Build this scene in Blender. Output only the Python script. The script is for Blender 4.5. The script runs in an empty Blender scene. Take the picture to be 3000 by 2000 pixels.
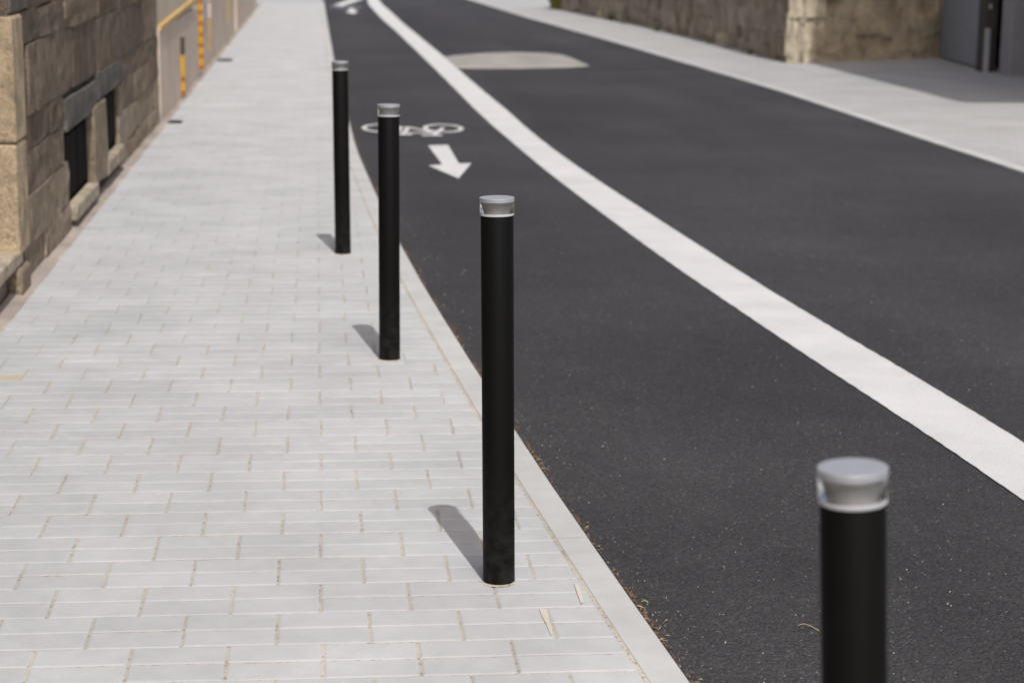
import bpy, math, random
import numpy as np
from mathutils import Matrix, Vector
random.seed(7)
rng = np.random.default_rng(7)
SC = bpy.context.scene
COL = SC.collection

# ------------------------------------------------------------------ camera
FPX, PITCH, ROLL, YAW = 5804.65, 0.2010089, 0.0112907, -0.0988689      # solved from the 200 mm paving grid
CAM = np.array([0.60009, -4.02120, 1.47501])
cw, sw = math.cos(YAW), math.sin(YAW)
FW = np.array([-sw*math.cos(PITCH), cw*math.cos(PITCH), -math.sin(PITCH)])
RT0 = np.array([cw, sw, 0.0]); UP0 = np.cross(RT0, FW)
RT = RT0*math.cos(ROLL)+UP0*math.sin(ROLL); UP = -RT0*math.sin(ROLL)+UP0*math.cos(ROLL)
cd = bpy.data.cameras.new('camera'); cam = bpy.data.objects.new('camera', cd); COL.objects.link(cam)
cam.matrix_world = Matrix(((RT[0], UP[0], -FW[0], CAM[0]), (RT[1], UP[1], -FW[1], CAM[1]), (RT[2], UP[2], -FW[2], CAM[2]), (0, 0, 0, 1)))
cd.sensor_width = 36; cd.lens = FPX*36/3000; cd.clip_start = 0.05; cd.clip_end = 2000
cd.dof.use_dof = True; cd.dof.focus_distance = 4.45; cd.dof.aperture_fstop = 5.2
SC.camera = cam

# ------------------------------------------------------------------ sky, sun, exposure
SUN_EL = math.radians(56); SUN_AZ = math.atan2(0.133, -0.99)
w = bpy.data.worlds.new('World'); SC.world = w; w.use_nodes = True
nt = w.node_tree; bg = nt.nodes['Background']
sky = nt.nodes.new('ShaderNodeTexSky'); sky.sky_type = 'NISHITA'; sky.sun_disc = False
sky.sun_elevation = SUN_EL; sky.sun_rotation = SUN_AZ; sky.dust_density = 5.0; sky.ozone_density = 0.5; sky.air_density = 0.8
nt.links.new(sky.outputs[0], bg.inputs[0]); bg.inputs[1].default_value = 0.105
sd = bpy.data.lights.new('sun', 'SUN'); sd.energy = 2.35; sd.angle = math.radians(0.6); sd.color = (1.0, 0.985, 0.97)
sun = bpy.data.objects.new('sun', sd); COL.objects.link(sun)
sdir = Vector((math.sin(SUN_AZ)*math.cos(SUN_EL), math.cos(SUN_AZ)*math.cos(SUN_EL), math.sin(SUN_EL)))
sun.rotation_euler = (-sdir).to_track_quat('-Z', 'Y').to_euler(); sun.location = (3, -8, 12)
vs = SC.view_settings; vs.view_transform = 'Standard'; vs.look = 'None'; vs.gamma = 1; vs.use_curve_mapping = False
vs.exposure = 0.28

# ------------------------------------------------------------------ helpers
def px(dx, dy, z=0.0, s=3000/2352):
    """ground point (height z) seen at a pixel of the 2352-wide view"""
    d = FW+RT*(dx*s-1500)/FPX-UP*(dy*s-1000)/FPX
    return CAM+d*((z-CAM[2])/d[2])
def mesh(name, verts, faces, mat, parent=None, smooth=False, loc=None):
    m = bpy.data.meshes.new(name); m.from_pydata([tuple(map(float, v)) for v in verts], [], faces); m.update()
    if smooth:
        for p in m.polygons: p.use_smooth = True
    if mat: m.materials.append(mat)
    return ob(name, m, parent, loc)
def ob(name, m, parent=None, loc=None):
    o = bpy.data.objects.new(name, m); COL.objects.link(o)
    if loc is not None: o.location = loc
    if parent: o.parent = parent
    return o
def tag(o, label=None, cat=None, group=None, kind=None):
    for k, v in (('label', label), ('category', cat), ('group', group), ('kind', kind)):
        if v: o[k] = v
    return o
def empty(name, loc=(0, 0, 0)):
    return ob(name, None, None, loc)
def box_vf(x0, x1, y0, y1, z0, z1):
    return ([(x0, y0, z0), (x1, y0, z0), (x1, y1, z0), (x0, y1, z0), (x0, y0, z1), (x1, y0, z1), (x1, y1, z1), (x0, y1, z1)],
            [(0, 3, 2, 1), (4, 5, 6, 7), (0, 1, 5, 4), (1, 2, 6, 5), (2, 3, 7, 6), (3, 0, 4, 7)])
def box(name, b, mat, parent=None, bev=0.0):
    o = mesh(name, *box_vf(*b), mat, parent)
    if bev:
        md = o.modifiers.new('bevel', 'BEVEL'); md.width = bev; md.segments = 2
    return o
def lathe_vf(prof, n=48, cap=True):
    v, f = [], []
    for r, z in prof:
        for i in range(n):
            a = 2*math.pi*i/n; v.append((r*math.cos(a), r*math.sin(a), z))
    for k in range(len(prof)-1):
        for i in range(n):
            j = (i+1) % n; f.append((k*n+i, k*n+j, (k+1)*n+j, (k+1)*n+i))
    if cap:
        f.append(tuple(range(n-1, -1, -1))); f.append(tuple((len(prof)-1)*n+i for i in range(n)))
    return v, f
def strip_vf(L, Rr, zl, zr=None):
    """sheet between two equal-length lists of (x, y)"""
    zr = zl if zr is None else zr
    v = [(a[0], a[1], zl) for a in L]+[(a[0], a[1], zr) for a in Rr]; n = len(L)
    return v, [(i, n+i, n+i+1, i+1) for i in range(n-1)]

# ------------------------------------------------------------------ materials
def new_mat(name):
    m = bpy.data.materials.new(name); m.use_nodes = True; t = m.node_tree
    return m, t, t.nodes['Principled BSDF']
def N(t, kind, **kw):
    n = t.nodes.new('ShaderNode'+kind)
    for k, v in kw.items():
        if k in n.inputs: n.inputs[k].default_value = v
        else: setattr(n, k, v)
    return n
def wpos(t):
    return N(t, 'NewGeometry').outputs['Position']
def noise(t, vec, scale, detail=3, rough=0.55, sx=None):
    if sx:
        mp = N(t, 'Mapping'); mp.inputs['Scale'].default_value = sx; t.links.new(vec, mp.inputs[0]); vec = mp.outputs[0]
    n = N(t, 'TexNoise'); n.inputs['Scale'].default_value = scale; n.inputs['Detail'].default_value = detail; n.inputs['Roughness'].default_value = rough
    t.links.new(vec, n.inputs['Vector']); return n.outputs['Fac']
def ramp(t, fac, *stops):
    r = N(t, 'ValToRGB'); e = r.color_ramp.elements
    while len(e) < len(stops): e.new(0.5)
    for k, (p, c) in enumerate(stops):
        e[k].position = p; e[k].color = (c if len(c) == 4 else (*c, 1)) if isinstance(c, tuple) else (c, c, c, 1)
    t.links.new(fac, r.inputs[0]); return r.outputs[0]
def mix(t, mode, fac, a, b):
    n = N(t, 'MixRGB', blend_type=mode)
    for i, s in ((0, fac), (1, a), (2, b)):
        if isinstance(s, (int, float)): n.inputs[i].default_value = s if i == 0 else (s, s, s, 1)
        elif isinstance(s, tuple): n.inputs[i].default_value = (*s[:3], 1)
        else: t.links.new(s, n.inputs[i])
    return n.outputs[0]
def bump(t, b, h, strength, dist):
    n = N(t, 'Bump'); n.inputs['Strength'].default_value = strength; n.inputs['Distance'].default_value = dist
    t.links.new(h, n.inputs['Height']); t.links.new(n.outputs[0], b.inputs['Normal'])
def mth(t, op, a, b=None):
    n = N(t, 'Math', operation=op)
    for i, s in enumerate((a, b)):
        if s is None: continue
        if isinstance(s, (int, float)): n.inputs[i].default_value = s
        else: t.links.new(s, n.inputs[i])
    return n.outputs[0]
MAT = {}
def mat_concrete(name, col, var=0.05, fine=420, bstr=0.25, stain=(0.86, 1.04), island=True, tint=None, pit=(95, 0.68, 0.74, 0.35)):
    m, t, b = new_mat(name); P = wpos(t)
    big = ramp(t, noise(t, P, 2.3, 4), (0.3, stain[0]), (0.7, stain[1]))
    fin = ramp(t, noise(t, P, fine, 2), (0.25, 0.90), (0.75, 1.08))
    c = mix(t, 'MULTIPLY', 1.0, col, big); c = mix(t, 'MULTIPLY', 1.0, c, fin)
    c = mix(t, 'MULTIPLY', 1.0, c, ramp(t, noise(t, P, 17, 5, 0.6), (0.3, 0.945), (0.7, 1.04)))
    if island:
        oi = N(t, 'ObjectInfo').outputs['Random']; gi = N(t, 'NewGeometry').outputs['Random Per Island']
        rr = mth(t, 'FRACT', mth(t, 'ADD', oi, gi))
        c = mix(t, 'MULTIPLY', 1.0, c, ramp(t, rr, (0.0, 1-var), (1.0, 1+var)))
    if tint:   # darker pitting; dark joint specks in the sand
        pt_ = ramp(t, noise(t, P, pit[0], 3), (pit[1], 0.0), (pit[2], 1.0)); c = mix(t, 'MIX', mth(t, 'MULTIPLY', pt_, pit[3]), c, tint)
    t.links.new(c, b.inputs['Base Color']); b.inputs['Roughness'].default_value = 0.9; b.inputs['Specular IOR Level'].default_value = 0.25
    bump(t, b, noise(t, P, fine*0.6, 3), bstr, 0.002); MAT[name] = m; return m
def mat_plain(name, col, rough=0.6, metal=0.0, spec=0.5):
    m, t, b = new_mat(name); P = wpos(t)
    c = mix(t, 'MULTIPLY', 1.0, col, ramp(t, noise(t, P, 9, 5), (0.3, 0.86), (0.7, 1.08)))
    t.links.new(c, b.inputs['Base Color']); b.inputs['Roughness'].default_value = rough
    b.inputs['Metallic'].default_value = metal; b.inputs['Specular IOR Level'].default_value = spec; MAT[name] = m; return m
def mat_stone(name, c0, c1, c2, scale=6.0, bstr=0.9, dist=0.02):
    m, t, b = new_mat(name); P = wpos(t)
    oi = N(t, 'ObjectInfo').outputs['Random']
    base = ramp(t, oi, (0.0, c0), (0.5, c1), (1.0, c2))
    n1 = noise(t, P, scale, 6, 0.65); n2 = noise(t, P, scale*9, 4, 0.6)
    c = mix(t, 'MULTIPLY', 1.0, base, ramp(t, n1, (0.28, 0.52), (0.72, 1.42)))
    c = mix(t, 'MULTIPLY', 1.0, c, ramp(t, n2, (0.3, 0.70), (0.7, 1.24)))
    t.links.new(c, b.inputs['Base Color']); b.inputs['Roughness'].default_value = 0.95; b.inputs['Specular IOR Level'].default_value = 0.15
    bump(t, b, mth(t, 'ADD', n1, mth(t, 'MULTIPLY', n2, 0.4)), bstr, dist); MAT[name] = m; return m

mat_concrete('paver', (0.472, 0.475, 0.477), var=0.04, tint=(0.30, 0.29, 0.27))
mat_concrete('paver_sandy', (0.50, 0.44, 0.35))
mat_concrete('kerb', (0.488, 0.486, 0.472), var=0.03, fine=300)
mat_concrete('slab_light', (0.42, 0.418, 0.415), island=False, fine=120)
mat_concrete('sand', (0.49, 0.445, 0.375), fine=260, bstr=1.0, stain=(0.75, 1.12), island=False, tint=(0.06, 0.042, 0.028), pit=(75, 0.55, 0.66, 0.55))  # dark specks put in for shadow and dirt in the paving gaps
mat_concrete('mortar', (0.38, 0.325, 0.28), fine=180, bstr=0.8, stain=(0.7, 1.15), island=False)
mat_concrete('mortar_pale', (0.58, 0.53, 0.45), fine=200, island=False)
mat_concrete('plaster', (0.63, 0.525, 0.43), fine=60, stain=(0.85, 1.08), island=False)
mat_concrete('plaster_light', (0.60, 0.53, 0.42), fine=60, stain=(0.9, 1.08), island=False)
mat_concrete('cushion', (0.34, 0.325, 0.295), fine=90, stain=(0.75, 1.15), var=0.12)
mat_concrete('grit', (0.36, 0.32, 0.28), fine=200, var=0.5)
mat_stone('facade', (0.155, 0.120, 0.090), (0.20, 0.158, 0.118), (0.27, 0.212, 0.155), 10, 1.0, 0.035)
mat_stone('facade_low', (0.30, 0.24, 0.172), (0.36, 0.288, 0.21), (0.42, 0.342, 0.255), 13, 1.0, 0.035)
mat_stone('lintel', (0.135, 0.122, 0.108), (0.145, 0.131, 0.116), (0.16, 0.145, 0.128), 8)
mat_stone('sunlit_corner', (0.62, 0.54, 0.40), (0.66, 0.575, 0.43), (0.69, 0.60, 0.45), 5)  # paler stone copy: sunlight on the wall corner put into the colour
mat_stone('sandstone', (0.44, 0.345, 0.225), (0.47, 0.365, 0.245), (0.50, 0.39, 0.26), 9, 0.6)
mat_stone('sill', (0.38, 0.32, 0.24), (0.42, 0.36, 0.27), (0.45, 0.38, 0.29), 6, 0.4)
mat_stone('rubble', (0.27, 0.235, 0.175), (0.31, 0.268, 0.20), (0.37, 0.315, 0.24), 4)
mat_stone('rubble_warm', (0.50, 0.415, 0.285), (0.54, 0.45, 0.315), (0.58, 0.49, 0.35), 4)
mat_stone('wall_core', (0.20, 0.168, 0.132), (0.21, 0.176, 0.138), (0.22, 0.184, 0.144), 5)
mat_plain('dark_glass', (0.007, 0.0065, 0.005), 0.7, 0, 0.03)
mat_plain('window_black', (0.010, 0.009, 0.007), 0.9, 0, 0.02)
mat_plain('dark_wood', (0.05, 0.042, 0.034), 0.7)
mat_plain('iron', (0.035, 0.035, 0.036), 0.6, 0.3)
mat_plain('gate_grey', (0.30, 0.335, 0.39), 0.5)
mat_plain('gate_dark', (0.06, 0.05, 0.042), 0.7)
mat_plain('pale_metal', (0.42, 0.43, 0.45), 0.5)
mat_plain('pillar_grey', (0.30, 0.285, 0.29), 0.8)
mat_plain('house_paint', (0.36, 0.34, 0.31), 0.9)
mat_plain('yellow', (0.62, 0.33, 0.012), 0.55)
mat_plain('orange', (0.36, 0.115, 0.015), 0.55)
mat_plain('ochre', (0.42, 0.28, 0.13), 0.7)
mat_plain('rail_yellow', (0.66, 0.44, 0.17), 0.6)
mat_plain('poster', (0.52, 0.53, 0.56), 0.6)
mat_plain('reflector_grey', (0.50, 0.485, 0.475), 0.6)
mat_plain('ring_white', (0.54, 0.54, 0.55), 0.4)
mat_plain('straw', (0.42, 0.33, 0.16), 0.8)
mat_plain('needle', (0.19, 0.105, 0.05), 0.9)
mat_plain('leaf', (0.075, 0.115, 0.03), 0.7)
mat_plain('leaf_yellow', (0.20, 0.20, 0.04), 0.7)

def mk_asphalt(name, k=1.0):
    m, t, b = new_mat(name); P = wpos(t)
    tracks = ramp(t, noise(t, P, 1.1, 3, 0.5, (1.0, 0.10, 1.0)), (0.28, 0.80), (0.72, 1.22))
    g1 = ramp(t, noise(t, P, 230, 4, 0.7), (0.30, 0.30), (0.70, 1.90))
    c = mix(t, 'MULTIPLY', 1.0, (0.0372*k, 0.0344*k, 0.0366*k), tracks); c = mix(t, 'MULTIPLY', 1.0, c, g1)
    v = N(t, 'TexVoronoi'); v.inputs['Scale'].default_value = 135; t.links.new(P, v.inputs['Vector'])
    wn = N(t, 'TexWhiteNoise'); t.links.new(v.outputs['Position'], wn.inputs['Vector'])
    c = mix(t, 'MULTIPLY', 1.0, c, ramp(t, wn.outputs['Value'], (0.0, 0.62), (0.75, 1.08), (1.0, 1.55)))
    c = mix(t, 'MULTIPLY', 1.0, c, ramp(t, noise(t, P, 5.5, 5, 0.65), (0.3, 0.88), (0.72, 1.14))); c = mix(t, 'MULTIPLY', 1.0, c, ramp(t, noise(t, P, 0.55, 4, 0.55), (0.32, 0.72), (0.68, 1.24)))
    near = ramp(t, v.outputs['Distance'], (0.20, 1.0), (0.30, 0.0))
    pick = mth(t, 'GREATER_THAN', wn.outputs['Value'], 0.972)
    c = mix(t, 'MIX', mth(t, 'MULTIPLY', mth(t, 'MULTIPLY', near, pick), 0.8), c, (0.36, 0.35, 0.34))
    pick2 = mth(t, 'LESS_THAN', wn.outputs['Value'], 0.16)
    c = mix(t, 'MIX', mth(t, 'MULTIPLY', pick2, 0.35), c, (0.085, 0.079, 0.078))
    t.links.new(c, b.inputs['Base Color']); b.inputs['Roughness'].default_value = 0.78; b.inputs['Specular IOR Level'].default_value = 0.4
    h = mth(t, 'SUBTRACT', mth(t, 'MULTIPLY', noise(t, P, 260, 4, 0.7), 0.5), v.outputs['Distance'])
    bump(t, b, h, 0.9, 0.006); MAT[name] = m
mk_asphalt('asphalt'); mk_asphalt('asphalt_seam', 1.35)
def mk_paint():
    m, t, b = new_mat('paint'); P = wpos(t)
    c = mix(t, 'MULTIPLY', 1.0, (0.60, 0.595, 0.585), ramp(t, noise(t, P, 3, 4), (0.3, 0.90), (0.7, 1.06)))
    c = mix(t, 'MULTIPLY', 1.0, c, ramp(t, noise(t, P, 170, 3), (0.28, 0.82), (0.62, 1.04)))
    wear = ramp(t, noise(t, P, 75, 4, 0.7), (0.66, 0.0), (0.70, 1.0))
    c = mix(t, 'MIX', mth(t, 'MULTIPLY', wear, 0.5), c, (0.16, 0.15, 0.15))
    t.links.new(c, b.inputs['Base Color']); b.inputs['Roughness'].default_value = 0.8
    bump(t, b, noise(t, P, 140, 3, 0.6), 0.6, 0.004); MAT['paint'] = m
mk_paint()
def mk_brick():
    m, t, b = new_mat('paving_far'); P = wpos(t)
    br = N(t, 'TexBrick'); br.inputs['Scale'].default_value = 1.0; br.inputs['Brick Width'].default_value = 0.2; br.inputs['Row Height'].default_value = 0.1
    br.inputs['Mortar Size'].default_value = 0.003; br.inputs['Color1'].default_value = (0.425, 0.42, 0.415, 1); br.inputs['Color2'].default_value = (0.40, 0.397, 0.392, 1)
    br.inputs['Mortar'].default_value = (0.30, 0.27, 0.23, 1); t.links.new(P, br.inputs['Vector'])
    c = mix(t, 'MULTIPLY', 1.0, br.outputs['Color'], ramp(t, noise(t, P, 1.6, 5), (0.3, 0.86), (0.7, 1.05)))
    t.links.new(c, b.inputs['Base Color']); b.inputs['Roughness'].default_value = 0.9; b.inputs['Specular IOR Level'].default_value = 0.25; MAT['paving_far'] = m
mk_brick()
def mk_post():
    m, t, b = new_mat('post_black'); tc = N(t, 'TexCoord').outputs['Object']
    z = N(t, 'SeparateXYZ'); t.links.new(tc, z.inputs[0])
    low = ramp(t, z.outputs['Z'], (0.0, 1.0), (0.30, 0.0))
    dust = mth(t, 'MULTIPLY', low, ramp(t, noise(t, tc, 30, 5, 0.65), (0.42, 0.0), (0.75, 0.55)))
    dust = mth(t, 'ADD', dust, mth(t, 'MULTIPLY', ramp(t, noise(t, tc, 11, 5, 0.7), (0.55, 0.0), (0.85, 1.0)), 0.05))
    c = mix(t, 'MIX', dust, (0.0045, 0.0042, 0.0036), (0.045, 0.042, 0.038))
    t.links.new(c, b.inputs['Base Color']); b.inputs['Roughness'].default_value = 0.55; b.inputs['Specular IOR Level'].default_value = 0.11
    MAT['post_black'] = m
mk_post()
def mk_alu():
    m, t, b = new_mat('aluminium'); tc = N(t, 'TexCoord').outputs['Object']
    c = mix(t, 'MULTIPLY', 1.0, (0.50, 0.51, 0.53), ramp(t, noise(t, tc, 90, 3), (0.3, 0.93), (0.7, 1.05)))
    t.links.new(c, b.inputs['Base Color']); b.inputs['Metallic'].default_value = 0.55; b.inputs['Roughness'].default_value = 0.5; MAT['aluminium'] = m
    m, t, b = new_mat('acrylic'); b.inputs['Base Color'].default_value = (0.93, 0.93, 0.93, 1); b.inputs['Transmission Weight'].default_value = 1.0
    b.inputs['IOR'].default_value = 1.49; b.inputs['Roughness'].default_value = 0.07; MAT['acrylic'] = m
mk_alu()

# ------------------------------------------------------------------ plan curves (x as a function of y)
ROAD_Z = -0.015
def curve(pts):
    a = np.array(sorted([(p[1], p[0]) for p in pts])); ys = np.arange(-12, 62, 0.25)
    xs = np.interp(ys, a[:, 0], a[:, 1])
    sl0 = (a[1, 1]-a[0, 1])/(a[1, 0]-a[0, 0]); sl0 = max(-0.09, min(0.09, sl0)); xs = np.where(ys < a[0, 0], a[0, 1]+(ys-a[0, 0])*sl0, xs)
    k = np.ones(7)/7; xs = np.convolve(np.pad(xs, 3, mode='reflect', reflect_type='odd'), k, 'valid')
    return lambda y: float(np.interp(y, ys, xs))
kerb_out = curve([(1.70, -5), (1.50, -2.2), (1.345, -.28), (1.315, .17), (1.285, .45), (1.25, 1.03), (1.20, 1.71), (1.15, 2.62), (1.075, 3.94), (1.02, 5.05), (.955, 6.85), (.87, 10.07), (.81, 19.24), (.79, 27.87), (.77, 40.64), (.77, 60)])
KW = 0.086
kerb_in = lambda y: kerb_out(y)-KW
LP = [(2337, 1136.8), (2085, 969.5), (1803, 786.4), (1744.4, 744.8), (1529.4, 600.3), (1285, 418), (1254.4, 394), (1136, 294), (1098, 259), (1003, 163), (909, 72), (880, 47), (865.6, 32), (847, 12), (844, 0)]
RP = [(2352, 1014.5), (2079, 852.5), (1803, 691), (1627, 579), (1378, 419), (1282, 352.8), (1210, 296), (1176, 264), (1098, 200), (1016, 128), (923, 52), (897.6, 28), (877.6, 10.7), (869.6, 0)]
line_l = curve([(2.75, -6)]+[tuple(px(*p, ROAD_Z)[:2]) for p in LP]+[(1.85, 50), (2.1, 60)])
line_r = curve([(2.95, -6)]+[tuple(px(*p, ROAD_Z)[:2]) for p in RP]+[(2.12, 50), (2.35, 60)])
rkerb = curve([(5.25, -10), (5.24, 8.6), (5.22, 9.95), (5.22, 12.27), (5.22, 15.62), (5.10, 19.41), (4.90, 25.43), (4.53, 34.3), (4.26, 43.96), (3.9, 60)])

# ------------------------------------------------------------------ ground, road, pavements
g = mesh('ground', *strip_vf([(-400, -400), (-400, 400)], [(400, -400), (400, 400)], -0.30), MAT['slab_light']); tag(g, kind='structure')
YS = [y*0.5 for y in range(-20, 121)]
road = mesh('road', *strip_vf([(kerb_out(y)-0.03, y) for y in YS], [(rkerb(y)+0.02, y) for y in YS], ROAD_Z), MAT['asphalt']); tag(road, kind='structure')
WALLX = -0.63
pave = mesh('pavement', *strip_vf([(WALLX+0.02, y) for y in YS if y <= 40.5], [(kerb_in(y)+0.01, y) for y in YS if y <= 40.5], -0.0024), MAT['sand']); tag(pave, kind='structure')
mo = mesh('mortar_strip', *strip_vf([(WALLX-0.04, y*0.25) for y in range(-40, 163)], [(WALLX+0.036+0.008*math.sin(y*1.7)+random.uniform(-.006, .006), y*0.25) for y in range(-40, 163)], 0.012, -0.001), MAT['mortar'], pave)
rp = mesh('pavement_right', *strip_vf([(rkerb(y)+0.10, y) for y in YS], [(30, y) for y in YS], -0.004), MAT['paving_far']); tag(rp, kind='structure')
ss = mesh('side_street', *strip_vf([(-12, 40.55), (-12, 60)], [(kerb_out(41)-0.035, 40.55), (kerb_out(59)-0.035, 60)], -0.020), MAT['slab_light']); tag(ss, kind='structure')

# kerbstones, one metre each, following the curve
def kerbstone(y0, y1, fin, fout, ztop, parent):
    g_ = 0.0012; a, b = y0+g_, y1-g_; ch = 0.004; z0 = -0.2
    ym = (a+b)/2; P = []
    for y in (a, ym, b):
        xi, xo = fin(y), fout(y)
        P += [(xi, y, z0), (xi, y, ztop-ch), (xi+ch, y, ztop), (xo-ch*1.5, y, ztop), (xo, y, ztop-ch*1.5), (xo, y, z0)]
    F = []
    for s in (0, 1):
        for i in range(5): F.append((s*6+i, s*6+6+i, s*6+7+i, s*6+1+i))
    F += [(5, 4, 3, 2, 1, 0), (12, 13, 14, 15, 16, 17)]
    mesh('kerbstone', P, F, MAT['kerb'], parent)
kb = empty('kerb'); tag(kb, kind='structure')
for i in range(-6, 41): kerbstone(i+0.72, i+1.72, kerb_in, kerb_out, random.uniform(-0.001, 0.001), kb)
kr = empty('kerb_right'); tag(kr, kind='structure')
for i in range(2, 56): kerbstone(i, i+1, rkerb, lambda y: rkerb(y)+0.11, random.uniform(-0.003, -0.001), kr)

# pavers: 200 x 100 in stacked pairs, half-bond between pairs
GX, GY, CH, CHZ = 0.0050, 0.0042, 0.0040, 0.0018
def paver_vf(x0, x1, x2, x3, y0, y1, dz=0.0):
    """corners (x0,y0) (x1,y0) (x2,y1) (x3,y1)"""
    v = []
    for z, i in ((-0.05, 0), (-CHZ, 0), (0, CH)):
        v += [(x0+i, y0+i, z+dz), (x1-i, y0+i, z+dz), (x2-i, y1-i, z+dz), (x3+i, y1-i, z+dz)]
    f = [(8, 9, 10, 11)]
    for b_ in (0, 4):
        for i in range(4): j = (i+1) % 4; f.append((b_+i, b_+j, b_+4+j, b_+4+i))
    return v, f
full_mesh = []
for k in range(5):
    m = bpy.data.meshes.new('paver'); L, W = 0.2-GX-k*0.0006, 0.1-GY
    m.from_pydata(*[[(float(a), float(b_), float(c)) for a, b_, c in paver_vf(-L/2, L/2, L/2, -L/2, -W/2, W/2)[0]], [], paver_vf(-L/2, L/2, L/2, -L/2, -W/2, W/2)[1]])
    m.materials.append(MAT['paver']); full_mesh.append(m)
PAVERS = []
XL = WALLX+0.040
BOLL = [(1.24, -1.93), (1.0136, 0.3937), (0.8485, 2.8916), (0.7150, 5.2937)]
for j in range(-24, 203):
    sh = 0.1 if j % 2 else 0.0
    jit = random.uniform(-.003, .003)
    for sub in (0, 1):
        y0 = (j-1)*0.2+sub*0.1; y1 = y0+0.1
        if y1 > 40.4: continue
        e0, e1 = kerb_in(y0+.05)-0.009, kerb_in(y1-.05)-0.009
        e0, e1 = kerb_in(y0)-0.008, kerb_in(y1)-0.008
        x = math.floor((XL-sh)/0.2)*0.2+sh
        while x < min(e0, e1)-0.01:
            xa, xb = max(x, XL), x+0.2
            if xa-XL < 0 or xb-xa > 0.02:
                rem = min(e0, e1)-xb
                if xb > min(e0, e1) or rem < 0.045:      # last piece, cut to the kerb (takes a thin remainder with it)
                    PAVERS.append((xa+GX/2+jit, e0, e1, xa+GX/2+jit, y0+GY/2, y1-GY/2, False)); break
                cut = xa > x+1e-6
                PAVERS.append((xa+GX/2+(0 if cut else jit), xb-GX/2+jit, xb-GX/2+jit, xa+GX/2+(0 if cut else jit), y0+GY/2, y1-GY/2, not cut))
            x += 0.2
def in_view(p):
    c = np.array([(p[0]+p[1])/2, (p[4]+p[5])/2, 0])-CAM; z = c@FW
    u = 1500+FPX*(c@RT)/z; v = 1000-FPX*(c@UP)/z
    return z > 0 and -60 < u < 3060 and v < 2030
vis = sorted([i for i, p in enumerate(PAVERS) if p[4] > -0.6 and in_view(p)], key=lambda i: PAVERS[i][4])[:300]
vis_set = set(vis)
SV, SF = [], []
for i, p in enumerate(PAVERS):
    dz = float(rng.normal(0, 0.0006))
    if i in vis_set:
        if p[6]:
            o = ob('paver', full_mesh[random.randrange(5)], pave, ((p[0]+p[1])/2, (p[4]+p[5])/2, dz))
            o.rotation_euler = (rng.normal(0, .0035), rng.normal(0, .002), rng.normal(0, .003))
        else:
            cx, cy = (p[0]+p[1])/2, (p[4]+p[5])/2
            v, f = paver_vf(p[0]-cx, p[1]-cx, p[2]-cx, p[3]-cx, p[4]-cy, p[5]-cy)
            o = mesh('paver', v, f, MAT['paver'], pave, loc=(cx, cy, dz))
        if p[0] < -0.42 and p[1] > -0.5 and p[4] < 2.66 < p[5]:
            o.data = o.data.copy(); o.data.materials[0] = MAT['paver_sandy']
    else:
        v, f = paver_vf(*p[:6], dz); n0 = len(SV); SV += v; SF += [tuple(a+n0 for a in q_) for q_ in f]
pf = mesh('pavers', SV, SF, MAT['paver'], pave); tag(pf, kind='stuff')

# ------------------------------------------------------------------ road markings
def sheet(name, L, Rr, z, mat): return mesh(name, *strip_vf(L, Rr, z), mat)
ys = [-8+0.1*k for k in range(80)]+[0.04*k for k in range(250)]+[10+0.2*k for k in range(240)]
ln = sheet('lane_line', [(line_l(y)+random.uniform(-.002, .002), y) for y in ys], [(line_r(y)+random.uniform(-.002, .002), y) for y in ys], ROAD_Z+0.004, MAT['paint'])
tag(ln, 'long white painted line curving along the dark asphalt road', 'road marking')
MZ = ROAD_Z+0.004
def arrow(name, pts, label):
    P = [px(a, b, MZ) for a, b in pts]
    return tag(mesh(name, P, [tuple(range(len(P)))[::-1]], MAT['paint']), label, 'road marking')
arrow('arrow_marking', [(983, 334), (1029, 333), (1054, 375.5), (1083, 374.5), (1053, 410), (984, 380), (1016, 378)], 'white painted arrow pointing to the camera below the bicycle symbol')
def bicycle(name, cx, cy, s, k, label):
    """painted bicycle, wheels 0.165 m radius, stretched k times along the lane, saddle towards the viewer"""
    V, F = [], []; lay = [0]
    def P(u, v): return (cx+u*s, cy-v*s*k, MZ+lay[0]*0.0005)
    def ring(u, v, r, t_, n=36):
        n0 = len(V)
        for i in range(n):
            a = 2*math.pi*i/n
            V.append(P(u+r*math.cos(a), v+r*math.sin(a))); V.append(P(u+(r-t_)*math.cos(a), v+(r-t_)*math.sin(a)))
        for i in range(n):
            j = (i+1) % n; F.append((n0+2*i, n0+2*i+1, n0+2*j+1, n0+2*j))
        lay[0] += 1
    def bar(a, b, t_):
        d = Vector((b[0]-a[0], b[1]-a[1])).normalized(); nn = Vector((-d.y, d.x))*t_/2; n0 = len(V)
        for q_ in (Vector(a)+nn, Vector(a)-nn, Vector(b)-nn, Vector(b)+nn): V.append(P(q_.x, q_.y))
        F.append((n0, n0+1, n0+2, n0+3)); lay[0] += 1
    ring(-.245, 0, .165, .038); ring(.245, 0, .165, .038)
    bar((-.245, 0), (-.03, -.03), .034); bar((-.03, -.03), (-.10, .24), .036); bar((-.03, -.03), (.15, .19), .036)
    bar((-.245, 0), (-.09, .19), .030); bar((-.09, .19), (.15, .19), .034); bar((.245, 0), (.13, .29), .036)
    bar((-.17, .26), (-.03, .26), .05); bar((.04, .29), (.20, .29), .045)
    return tag(mesh(name, V, F, MAT['paint']), label, 'road marking')
bc = px(948, 294.5, MZ)
bicycle('bicycle_marking', bc[0], bc[1], 0.985, 2.15, 'white painted bicycle symbol on the asphalt behind the second bollard from the left')
bicycle('bicycle_marking', 1.22, 38.8, 0.80, 2.0, 'small faint white bicycle symbol far up the lane')
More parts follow.
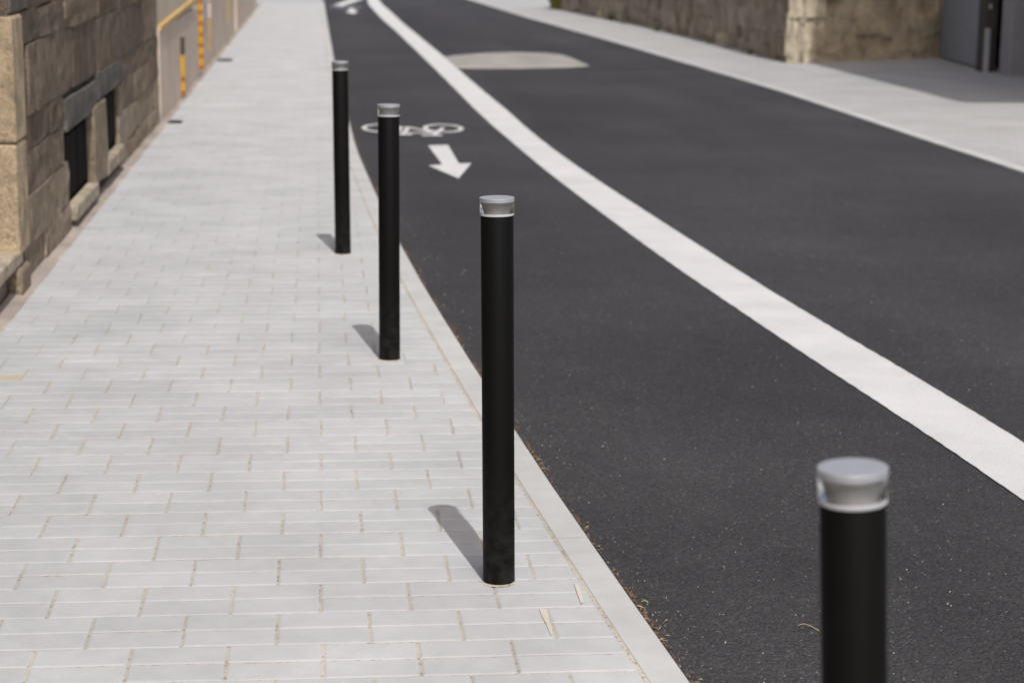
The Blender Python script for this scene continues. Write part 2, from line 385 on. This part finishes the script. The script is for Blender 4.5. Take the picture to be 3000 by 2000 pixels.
arrow('arrow_marking', [(800, 20), (812, 20), (817, 25), (824, 25), (812, 33), (792, 27), (802, 26)], 'tiny blurred white arrow far up the lane below the top edge')
P = [px(a, b, MZ) for a, b in ((764, 13), (788, 14), (836, -2), (806, -2))]
tag(mesh('stop_line_marking', P, [(0, 1, 2, 3)], MAT['paint']), 'blurred white band slanting across the far end of the lane', 'road marking')
# light raised patch of concrete in the carriageway and the resurfacing seam beside it
pt = [px(a, b, ROAD_Z) for a, b in ((1046, 157.5), (1120, 158.3), (1200, 157.8), (1290, 156), (1345, 153.5), (1356, 151), (1340, 145), (1315, 134), (1292, 127), (1262, 124), (1220, 122.3), (1180, 121.6), (1130, 122.5), (1080, 125.5), (1040, 129), (1018, 131.5))]
cxm = sum(p[0] for p in pt)/len(pt); cym = sum(p[1] for p in pt)/len(pt)
lev = [(1.0, -0.01), (0.985, 0.004), (0.95, 0.011), (0.90, 0.016), (0.80, 0.018)]; nP = len(pt); CV = []; CF = []
for k_, z in lev: CV += [(cxm+(p[0]-cxm)*k_, cym+(p[1]-cym)*k_, ROAD_Z+z) for p in pt]
for l_ in range(len(lev)-1): CF += [(l_*nP+i, l_*nP+(i+1) % nP, (l_+1)*nP+(i+1) % nP, (l_+1)*nP+i) for i in range(nP)]
CF.append(tuple((len(lev)-1)*nP+i for i in range(nP)))
pc = mesh('speed_cushion', CV, CF, MAT['cushion'], smooth=True)
tag(pc, 'pale concrete cushion set across the far carriageway beside the white line', 'speed cushion')
sm = [px(a, b, ROAD_Z+0.004) for a, b in ((1360, 153.5), (1560, 151.5), (1560, 156), (1360, 158))]
tag(mesh('resurfacing_seam', sm, [(0, 1, 2, 3)], MAT['asphalt_seam'], ), kind='structure')

# ------------------------------------------------------------------ bollards
H = 0.902
def bollard(x, y, lean_x, lean_y, label):
    b = empty('bollard', (x, y, 0)); b.rotation_euler = (lean_y, lean_x, random.uniform(0, 6))
    b.rotation_mode = 'XYZ'; b.rotation_euler = (lean_y, lean_x, 0)
    tag(b, label, 'bollard', 'row of black bollards along the kerb')
    r = 0.0372; zt = H-0.040
    mesh('post', *lathe_vf([(r, -0.06), (r, zt-0.003), (r-0.0015, zt-0.0005), (r-0.004, zt)], 64), MAT['post_black'], b, True)
    mesh('base_ring', *lathe_vf([(r+0.0009, zt), (r+0.0013, zt+0.0008), (r+0.0013, zt+0.0045), (r+0.0009, zt+0.0052)], 64), MAT['ring_white'], b, True)
    mesh('lens', *lathe_vf([(r+0.0009, zt+0.0056), (r+0.0013, zt+0.0062), (r+0.0017, zt+0.0300), (r+0.0013, zt+0.0307)], 64), MAT['acrylic'], b, True)
    mesh('reflector', *lathe_vf([(0.0182, zt+0.0054), (0.0278, zt+0.0312)], 40), MAT['reflector_grey'], b, True)
    mesh('cap', *lathe_vf([(r+0.0016, zt+0.0311), (r+0.0022, zt+0.0315), (r+0.0022, H-0.0005), (r+0.0017, H)], 64), MAT['aluminium'], b, True)
    # sandy fill where the paving is cut round the post
    n = 40; v = []; f = []
    for i in range(n):
        a = 2*math.pi*i/n; rr = r+0.0015+0.009*max(0, math.sin(a+3.4))**2+random.uniform(0, .003)
        v += [(rr*math.cos(a), rr*math.sin(a), 0.0008), ((r-0.003)*math.cos(a), (r-0.003)*math.sin(a), 0.0022)]
    for i in range(n): j = (i+1) % n; f.append((2*i, 2*j, 2*j+1, 2*i+1))
    mesh('sand_fill', v, f, MAT['sand'], b)
    return b
bollard(1.238, -1.93, -0.052, 0, 'nearest bollard at the right, blurred, its foot cut off by the frame')
bollard(1.0136, 0.3937, -0.0147, 0, 'sharp black bollard with a clear lens top, in the middle of the picture')
bollard(0.8485, 2.8916, -0.003, 0, 'black bollard standing in front of the painted bicycle, third from the camera')
bollard(0.7150, 5.2937, -0.0105, 0, 'farthest and smallest black bollard, leftmost of the row')
for o in COL.objects:
    if o.name.startswith(('post', 'base_ring', 'lens', 'cap', 'reflector')) and o.type == 'MESH':
        for p in o.data.polygons:
            if len(p.vertices) > 4: p.use_smooth = False
        md = o.modifiers.new('edge', 'EDGE_SPLIT'); md.split_angle = math.radians(35)

# ------------------------------------------------------------------ rough stones
STONES = []
def unit_stone(n=4):
    """unit block 0..1 in y (length) and z (height); face at x=0 bulging to +x, back at x=-1"""
    v, f = [], []
    idx = {}
    for a in range(n+1):
        for c in range(n+1):
            ed = a in (0, n) or c in (0, n)
            cr = a in (0, n) and c in (0, n)
            yy, zz = a/n, c/n
            if ed: yy += random.uniform(-.012, .012)+(0.006 if a == 0 else -0.006 if a == n else 0); zz += random.uniform(-.03, .03)+(0.008 if c == 0 else -0.008 if c == n else 0)
            else: yy += random.uniform(-.06, .06); zz += random.uniform(-.06, .06)
            xx = random.uniform(-.25, 0.0) if not ed else random.uniform(-.20, -.05)-(0.10 if cr else 0)
            idx[a, c] = len(v); v.append((xx, yy, zz))
    for a in range(n):
        for c in range(n): f.append((idx[a, c], idx[a+1, c], idx[a+1, c+1], idx[a, c+1]))
    rim = [idx[a, 0] for a in range(n+1)]+[idx[n, c] for c in range(1, n+1)]+[idx[a, n] for a in range(n-1, -1, -1)]+[idx[0, c] for c in range(n-1, 0, -1)]
    b0 = len(v)
    for i in rim: v.append((-4.0, v[i][1], v[i][2]))
    m_ = len(rim)
    for i in range(m_): j = (i+1) % m_; f.append((rim[j], rim[i], b0+i, b0+j))
    return v, f
_st = {}
def stone_mesh(mat):
    if mat.name not in _st:
        L = []
        for _ in range(7):
            m = bpy.data.meshes.new('stone'); m.from_pydata(*[unit_stone(3)[0], []], unit_stone(3)[1]) if False else None
            v, f = unit_stone(3); m.from_pydata(v, [], f); m.materials.append(mat); L.append(m)
        _st[mat.name] = L
    return random.choice(_st[mat.name])
def stone(parent, mat, origin, u, out, s0, s1, z0, z1, proud, name='stone'):
    """stone on a wall plane: origin + u*s, normal out; proud = depth of the bulge"""
    o = ob(name, stone_mesh(mat), parent)
    X = Vector((out[0], out[1], 0)); U = Vector((u[0], u[1], 0))
    p = Vector((origin[0], origin[1], 0))+U*s0+X*proud
    M = Matrix.Identity(4)
    for r_ in range(3):
        M[r_][0] = X[r_]*0.035; M[r_][1] = U[r_]*(s1-s0); M[r_][2] = (0, 0, 1)[r_]*(z1-z0); M[r_][3] = p[r_]+(0, 0, z0)[r_]
    # keep right-handed
    o.matrix_world = M
    return o
def courses(parent, matf, origin, u, out, length, zs, lmin, lmax, holes=(), proud=(0.0, 0.035), zj=0.0):
    for c in range(len(zs)-1):
        z0, z1 = zs[c], zs[c+1]; s = 0.0
        while s < length-0.02:
            e = min(length, s+random.uniform(lmin, lmax))
            if length-e < lmin*0.5: e = length
            segs = [(s, e)]
            for (h0, h1, hz0, hz1) in holes:
                if z1 > hz0+0.02 and z0 < hz1-0.02:
                    nx = []
                    for a, b_ in segs:
                        if b_ <= h0 or a >= h1: nx.append((a, b_))
                        else:
                            if a < h0-0.06: nx.append((a, h0))
                            if b_ > h1+0.06: nx.append((h1, b_))
                    segs = nx
            for a, b_ in segs:
                if b_-a > 0.04: stone(parent, matf((z0+z1)/2, (a+b_)/2), origin, u, out, a+0.002-zj*.5, b_-0.002+zj*.5, max(-0.03, z0+0.002-random.random()*zj), z1-0.002+random.random()*zj, random.uniform(*proud))
            s = e

# ------------------------------------------------------------------ left building (old stone front)
lb = empty('stone_building', (WALLX, 4.22, 0)); tag(lb, 'old rough stone house front with two low cellar windows, left of the pavement', 'building')
def part(o, t): # keep world position under an Empty that is not at the origin
    mw = o.matrix_world.copy(); o.parent = t; o.matrix_parent_inverse = Matrix.Translation(t.location).inverted(); return o
def pbox(name, b, mat, t, bev=0): return part(box(name, b, mat, None, bev), t)
Y0, Y1 = 4.22, 11.93
WIN = [(6.10, 7.08, 0.12, 0.50), (7.76, 8.66, 0.17, 0.54)]
# masonry core behind the facing stones, built round the openings
CX0, CX1 = WALLX-0.45, WALLX-0.055
cells = [(Y0+.03, 6.10, -0.1, 5.2), (6.10, 7.08, -0.1, 0.12), (6.10, 7.08, 0.50, 5.2), (7.08, 7.76, -0.1, 5.2), (7.76, 8.66, -0.1, 0.17), (7.76, 8.66, 0.54, 5.2), (8.66, Y1, -0.1, 5.2)]
cv, cf = [], []
for a, b_, z0, z1 in cells:
    v, f = box_vf(CX0, CX1, a, b_, z0, z1); n0 = len(cv); cv += v; cf += [tuple(i+n0 for i in q_) for q_ in f]
part(mesh('wall_core', cv, cf, MAT['wall_core']), lb)
pbox('wall', (WALLX-4.5, CX0-0.002, Y0+.03, Y1, -0.1, 5.2), MAT['wall_core'], lb)
holes = [(5.95-Y0, 7.40-Y0, 0.50, 0.665), (7.46-Y0, 8.86-Y0, 0.54, 0.70), (6.10-Y0, 7.08-Y0, 0.02, 0.50), (7.76-Y0, 8.66-Y0, 0.06, 0.54), (7.08-Y0, 7.76-Y0, 0.10, 0.54), (0, 0.30, 0.0, 1.145)]
fac = lambda z, s: MAT['facade_low'] if z < 0.42+0.18*math.sin(s*3.1) else MAT['facade']
st0 = len(COL.objects)
class T: pass
def fstone(*a, **k): return part(stone(None, *a, **k), lb)
_orig_stone = stone
def courses_part(thing, *a, **k):
    global stone
    def s2(parent, *aa, **kk): return part(_orig_stone(None, *aa, **kk), thing)
    stone = s2
    try: courses(thing, *a, **k)
    finally: stone = _orig_stone
courses_part(lb, fac, (WALLX-0.012, Y0), (0, 1), (1, 0), Y1-Y0, [-0.03, 0.14, 0.35, 0.54, 0.69, 1.00, 1.145, 1.50, 1.75, 2.0], 0.35, 1.25, holes, (-0.007, 0.009))
# dressed pieces: lintels, jamb between the windows, sills, door quoins and threshold
for a, b_, z0, z1 in ((5.97, 7.38, 0.505, 0.66), (7.47, 8.85, 0.545, 0.695)):
    tag(fstone(MAT['lintel'], (WALLX, Y0), (0, 1), (1, 0), a-Y0, b_-Y0, z0, z1, 0.002, name='lintel'), 'dark grey stone lintel')
fstone(MAT['facade_low'], (WALLX, Y0), (0, 1), (1, 0), 7.09-Y0, 7.75-Y0, 0.10, 0.53, 0.012, name='jamb')
tag(pbox('sill', (WALLX-0.30, WALLX+0.014, 6.14, 7.15, 0.035, 0.118), MAT['sill'], lb, 0.012), 'pale stone sill of the nearer cellar window')
tag(pbox('sill', (WALLX-0.30, WALLX+0.012, 7.70, 8.72, 0.075, 0.165), MAT['sill'], lb, 0.012), 'pale stone sill of the farther cellar window')
for a, b_, z0, z1 in WIN:
    wnd = pbox('window', (WALLX-0.16, WALLX-0.042, a-0.02, b_+0.02, z0-0.02, z1+0.02), MAT['window_black'], lb)
    for u0, u1 in ((a+0.02, (a+b_)/2-0.015), ((a+b_)/2+0.015, b_-0.02)):
        p = mesh('pane', *box_vf(WALLX-0.044, WALLX-0.036, u0, u1, z0+0.035, z1-0.035), MAT['dark_glass']); p.parent = wnd
        p.matrix_parent_inverse = wnd.matrix_world.inverted() if False else Matrix.Identity(4)
# doorway at the near end: the far reveal is lit, the threshold slab sits low in front of it
q1 = pbox('quoin', (WALLX-0.45, WALLX+0.004, Y0, Y0+0.30, 0.16, 0.622), MAT['sandstone'], lb, 0.012)
q2 = pbox('quoin', (WALLX-0.45, WALLX+0.006, Y0+0.002, Y0+0.30, 0.628, 1.14), MAT['sandstone'], lb, 0.014)
tag(q2, 'sunlit sandstone door quoin')
pbox('door_jamb', (WALLX-0.45, WALLX-0.004, Y0+0.03, Y0+0.29, 1.146, 2.35), MAT['lintel'], lb, 0.012)
pbox('threshold', (WALLX-0.95, WALLX-0.004, 3.05, 4.36, 0.115, 0.180), MAT['sill'], lb, 0.010)
pbox('threshold_base', (WALLX-0.95, WALLX-0.05, 3.05, 4.30, -0.1, 0.113), MAT['wall_core'], lb)
pbox('foot_stone', (WALLX-0.06, WALLX+0.012, 4.19, 4.46, -0.02, 0.112), MAT['facade_low'], lb, 0.02)
dr = pbox('door', (WALLX-0.52, WALLX-0.46, 3.02, 4.25, 0.182, 2.35), MAT['dark_wood'], lb, 0.006)
pbox('wall', (WALLX-4.5, WALLX-0.01, -9.0, 3.04, -0.1, 5.2), MAT['wall_core'], lb)
pbox('wall', (WALLX-4.5, WALLX-0.012, 3.04, 4.25, 2.352, 5.2), MAT['wall_core'], lb)

# ------------------------------------------------------------------ beige rendered wall with striped posts
bw = empty('rendered_wall', (WALLX, 11.95, 0)); tag(bw, 'beige rendered wall running on beyond the stone house', 'wall')
pbox('dado', (WALLX-0.3, WALLX-0.004, 11.94, 37.6, -0.1, 0.735), MAT['plaster'], bw, 0.004)
pbox('upper_wall', (WALLX-0.3, WALLX-0.020, 11.94, 37.6, 0.737, 3.4), MAT['plaster_light'], bw)
rv = [(WALLX-0.02, 11.95, 0.725), (WALLX+0.012, 11.95, 0.725), (WALLX+0.012, 16.4, 0.80), (WALLX-0.02, 16.4, 0.80)]
rail = [(x, y, z+d) for d in (0, 0.035) for x, y, z in rv]
part(mesh('rail', rail, [(0, 3, 2, 1), (4, 5, 6, 7), (0, 1, 5, 4), (1, 2, 6, 5), (2, 3, 7, 6), (3, 0, 4, 7)], MAT['rail_yellow']), bw)
def post(y, z0, z1, wd, base, bands, label, off=0.0):
    t = empty('striped_post', (WALLX+off, y, z0)); tag(t, label, 'post', 'striped posts on the beige wall')
    part(box('board', (WALLX-0.004+off, WALLX-0.004+off+wd, y-0.02, y+0.02, z0, z1), MAT[base], None, 0.004), t)
    for a, b_, m in bands: part(box('band', (WALLX-0.0045+off, WALLX-0.0015+off+wd, y-0.0225, y+0.0225, a, b_), MAT[m]), t)
post(14.35, 0.03, 0.56, 0.036, 'yellow', [(0.40, 0.558, 'gate_dark'), (0.155, 0.20, 'orange'), (0.03, 0.075, 'orange')], 'short yellow striped post with its shaded top coloured dark on the beige wall, nearest')  # dark top band is shade put into the colour
post(17.2, 0.09, 1.55, 0.046, 'yellow', [(0.085+k*0.113, 0.125+k*0.113, 'orange') for k in range(13)], 'tall yellow post with orange bands on the beige wall')
post(19.1, 0.16, 0.70, 0.030, 'ochre', [(0.54, 0.698, 'plaster')], 'faded ochre post beside the tall yellow post')
post(23.9, 0.28, 1.4, 0.030, 'ochre', [], 'thin ochre post farther along the beige wall')
post(26.6, 0.02, 1.3, 0.03, 'plaster', [], 'dull beige post, farthest on the beige wall')
ps = box('notice_board', (WALLX-0.003, WALLX+0.016, 17.75, 18.45, 0.56, 1.3), MAT['poster'], None, 0.004); tag(ps, 'pale bluish board on the beige wall beside the tall yellow post', 'board')

# dark slatted plates by the wall
def plate(x0, x1, y0, y1, label):
    t = empty('dark_plate', ((x0+x1)/2, (y0+y1)/2, 0)); tag(t, label, 'drain')
    part(box('frame', (x0, x1, y0, y1, -0.02, 0.004), MAT['iron']), t); n = 5
    for i in range(n):
        a = x0+0.012+(x1-x0-0.024)*(i+0.15)/n; part(box('slat', (a, a+(x1-x0)*0.10, y0+0.01, y1-0.01, 0.0, 0.010), MAT['iron']), t)
plate(-0.585, -0.475, 11.9, 12.12, 'small dark slatted grate where the stone house meets the beige wall')
plate(-0.585, -0.41, 19.85, 20.25, 'dark slatted grate at the foot of the beige wall, far up the pavement')

# ------------------------------------------------------------------ right side: rubble wall, gate, house with canopy
rw = empty('rubble_wall', (6.42, 20.0, 0)); tag(rw, 'dark weathered rubble stone wall along the far right pavement', 'wall')
CORN = [(8.62, 21.30), (6.42, 20.02), (6.42, 23.4), (6.27, 29.4), (5.72, 37.9), (5.9, 38.3)]
def wall_run(p, q_, matf, zs, lm, lx, proud, cut0=0, cut1=0):
    p, q_ = Vector(p), Vector(q_); d = q_-p; L = d.length; u = d/L; out = Vector((-u.y, u.x))
    courses_part(rw, matf, p, u, out, L, zs, lm, lx, (), proud, 0.06)
    if cut0: p = p+u*cut0
    if cut1: q_ = q_-u*cut1
    iv = -out*0.05; v = []
    for z in (-0.1, 2.6):
        for a in (p+iv, q_+iv, q_-out*0.5, p-out*0.5): v.append((a.x, a.y, z))
    part(mesh('wall_core', v, [(0, 3, 2, 1), (4, 5, 6, 7), (0, 1, 5, 4), (1, 2, 6, 5), (2, 3, 7, 6), (3, 0, 4, 7)], MAT['wall_core']), rw)
ZR = [-0.03, 0.12, 0.33, 0.55, 0.80, 1.05, 1.35, 1.7]
def rmat(z, s): return MAT['rubble_warm'] if z < 0.15 and random.random() < 0.25 else MAT['rubble']
def run(p, q_, matf, zs, lm, lx, proud, flip, c0=0, c1=0):
    if flip: wall_run(q_, p, matf, zs, lm, lx, proud, c0, c1)
    else: wall_run(p, q_, matf, zs, lm, lx, proud, c0, c1)
run((6.44, 20.05), (8.90, 21.50), lambda z, s: MAT['sunlit_corner'] if s > 2.35 else MAT['rubble_warm'], ZR, 0.22, 0.55, (-0.02, 0.04), True, 0, 0.5)
run((6.40, 20.10), (6.40, 23.4), rmat, ZR, 0.25, 0.7, (-0.02, 0.05), False, 0.55)
run((6.40, 23.4), (6.26, 29.4), rmat, ZR, 0.3, 0.8, (-0.02, 0.05), False)
run((6.26, 29.4), (5.70, 37.9), rmat, ZR, 0.35, 1.0, (-0.02, 0.06), False)

# yard gate in the shade
gt = empty('yard_gate', (8.6, 20.0, 0)); tag(gt, 'blue grey metal gate leaf in the shade at the right edge', 'gate')
A, B = Vector((8.68, 21.30)), Vector((8.44, 18.95)); n = 11
for i in range(n):
    a = A.lerp(B, i/n); b_ = A.lerp(B, (i+0.93)/n)
    d = (b_-a).normalized(); nn = Vector((d.y, -d.x)) if d.y*-1 > 0 else Vector((-d.y, d.x))
    nn = Vector((-1, 0.1))*0.02
    v = [(c.x+e.x, c.y+e.y, z) for z in (0.02, 2.1) for c, e in ((a, Vector((0, 0))), (b_, Vector((0, 0))), (b_, nn), (a, nn))]
    part(mesh('slat', v, [(0, 1, 2, 3), (7, 6, 5, 4), (0, 4, 5, 1), (1, 5, 6, 2), (2, 6, 7, 3), (3, 7, 4, 0)], MAT['gate_grey']), gt)
bk = [(A.x+0.012, A.y), (B.x+0.012, B.y), (B.x+0.05, B.y), (A.x+0.05, A.y)]
part(mesh('gate_frame', [(x, y, z) for z in (-0.015, 2.12) for x, y in bk], [(0, 1, 2, 3), (7, 6, 5, 4), (0, 4, 5, 1), (1, 5, 6, 2), (2, 6, 7, 3), (3, 7, 4, 0)], MAT['gate_dark']), gt)
gp = empty('gate_post', (8.38, 18.75, 0)); tag(gp, 'dark gate post with a pale sleeve on its lower part', 'post')
part(box('post', (8.33, 8.47, 18.62, 18.88, -0.02, 2.2), MAT['gate_dark']), gp)
part(box('sleeve', (8.325, 8.385, 18.585, 18.618, -0.02, 0.50), MAT['pale_metal'], None, 0.006), gp)
part(box('latch', (8.36, 8.39, 18.595, 18.618, 0.72, 0.78), MAT['pale_metal'], None, 0.004), gp)
gl = box('gate_pillar', (8.40, 8.66, 17.95, 18.28, -0.03, 2.3), MAT['pillar_grey'], None, 0.02); tag(gl, 'plain grey pillar beside the gate post at the right edge', 'pillar')
hs = empty('house', (8.9, 17.5, 0)); tag(hs, 'tall house whose overhanging flat roof shades the yard at the right edge', 'building')
part(box('wall', (8.72, 14.0, 10.0, 17.0, -0.1, 6.9), MAT['house_paint']), hs)
part(box('dark_backing', (8.80, 13.0, 17.002, 23.0, -0.1, 3.0), MAT['gate_dark']), hs)  # added dark box that closes the bright gaps behind the gate
part(box('roof', (7.28, 14.6, 9.60, 17.6, 6.90, 7.05), MAT['pillar_grey']), hs)

# ------------------------------------------------------------------ small things
for pts in (((1238, 1396), (1256, 1398), (1262, 1425), (1270, 1450), (1266, 1458), (1255, 1432), (1247, 1418), (1240, 1402)), ((1318, 1338), (1330, 1341), (1341, 1382), (1335, 1386), (1326, 1362))):
    mesh('mortar_smear', [px(a, b_, 0.0022) for a, b_ in pts], [tuple(range(len(pts)))[::-1]], MAT['mortar_pale'], pave)
def tuft(name, x, y, z, n, h, mat, label, spread=0.05, parent=None):
    V, F = [], []
    for i in range(n):
        a = random.uniform(0, 6.28); r = random.uniform(0, spread); hh = h*random.uniform(.4, 1); ln_ = random.uniform(.3, .9)*hh
        bx, by = r*math.cos(a), r*math.sin(a); a2 = random.uniform(0, 6.28); wd = h*0.10
        dx, dy = math.cos(a2), math.sin(a2); n0 = len(V)
        V += [(bx-dy*wd, by+dx*wd, 0), (bx+dy*wd, by-dx*wd, 0), (bx+dx*ln_*.5+dy*wd, by+dy*ln_*.5-dx*wd, hh*.7), (bx+dx*ln_*.5-dy*wd, by+dy*ln_*.5+dx*wd, hh*.7), (bx+dx*ln_, by+dy*ln_, hh)]
        F += [(n0, n0+1, n0+2, n0+3), (n0+3, n0+2, n0+4)]
    o = mesh(name, V, F, mat, parent, loc=(x, y, z)); return tag(o, label, 'weed', 'weeds at the foot of the rubble wall')
tuft('weed', 6.31, 22.0, -0.004, 14, 0.09, MAT['leaf'], 'green weed at the rubble wall foot, nearest the sunlit corner')
tuft('weed', 6.26, 24.6, -0.004, 12, 0.07, MAT['leaf_yellow'], 'yellowish weed at the middle of the rubble wall foot')
tuft('weed', 6.13, 28.3, -0.004, 16, 0.12, MAT['leaf'], 'green weed against the farther half of the rubble wall')
tuft('weed', 5.98, 32.5, -0.004, 18, 0.14, MAT['leaf'], 'dark weed against the wall near its far end')
tuft('shrub', 5.66, 38.0, -0.004, 120, 0.5, MAT['leaf_yellow'], 'yellow green shrub at the far end of the rubble wall', 0.12)

# litter along the kerb: brown needles, grit
def litter(name, n, ys_, mat, lmin, lmax, wmin, sx, seed, zb):
    r = random.Random(seed); V, F = [], []
    for _ in range(n):
        y = ys_[0]+(ys_[1]-ys_[0])*r.random()**1.4
        clump = max(0.12, 0.45+0.6*math.sin(y*7.1)*math.sin(y*2.9+1))
        if r.random() > clump: continue
        x = kerb_out(y)+abs(r.gauss(0, sx))+0.006; a = r.uniform(0, 6.28); L = r.uniform(lmin, lmax); wd = r.uniform(wmin, wmin*1.8)
        dx, dy = math.cos(a), math.sin(a); z = zb+r.uniform(0.0, 0.006); z2 = zb+r.uniform(0.0, 0.45)*L; n0 = len(V)
        for (s, t_, zz) in ((-1, -1, z), (1, -1, z2), (1, 1, z2), (-1, 1, z)):
            V.append((x+dx*L*s/2-dy*wd*t_/2, y+dy*L*s/2+dx*wd*t_/2, zz))
        V.append((x, y, max(z, z2)+wd)); F += [(n0, n0+1, n0+4), (n0+1, n0+2, n0+4), (n0+2, n0+3, n0+4), (n0+3, n0, n0+4)]
    return tag(mesh(name, V, F, mat), None, None, None, 'stuff')
litter('pine_needles', 1900, (-0.6, 14), MAT['needle'], 0.004, 0.014, 0.0014, 0.0055, 3, ROAD_Z+0.002)
litter('grass_litter', 170, (-0.6, 9), MAT['straw'], 0.005, 0.020, 0.0007, 0.018, 4, ROAD_Z+0.003)
litter('grit', 500, (-0.6, 8), MAT['grit'], 0.001, 0.003, 0.0014, 0.06, 5, ROAD_Z+0.001)
# scattered grit on the carriageway
def scatter(name, n, mat, seed):
    r = random.Random(seed); V, F = [], []
    for _ in range(n):
        y = -0.6+12*r.random()**1.6; x = kerb_out(y)+0.03+r.random()*(3.4)
        s = r.uniform(0.0009, 0.0022); n0 = len(V); z = ROAD_Z+0.001
        V += [(x-s, y-s*r.uniform(.6, 1.3), z), (x+s, y-s, z), (x+s*r.uniform(.5, 1.2), y+s, z), (x-s, y+s, z), (x+r.uniform(-s, s)*.4, y, z+s*1.4)]
        F += [(n0, n0+1, n0+4), (n0+1, n0+2, n0+4), (n0+2, n0+3, n0+4), (n0+3, n0, n0+4)]
    return tag(mesh(name, V, F, mat), None, None, None, 'stuff')
scatter('loose_grit', 1300, MAT['grit'], 11)
# one dry straw on the asphalt
P = px(1856, 1441, ROAD_Z+0.003); V = []; F = []
for i in range(7):
    t_ = i/6; x = P[0]+(t_-0.5)*0.040; y = P[1]-(t_-0.5)*0.03+0.006*math.sin(t_*5); z = ROAD_Z+0.003+0.006*math.sin(t_*3.1)
    V += [(x-.0006, y-.0006, z), (x+.0006, y+.0006, z), (x, y, z+.0012)]
for i in range(6):
    for a in range(3): b_ = (a+1) % 3; F.append((3*i+a, 3*i+b_, 3*i+3+b_, 3*i+3+a))
tag(mesh('straw', V, F, MAT['straw']), 'single dry straw lying on the asphalt left of the nearest bollard', 'straw')
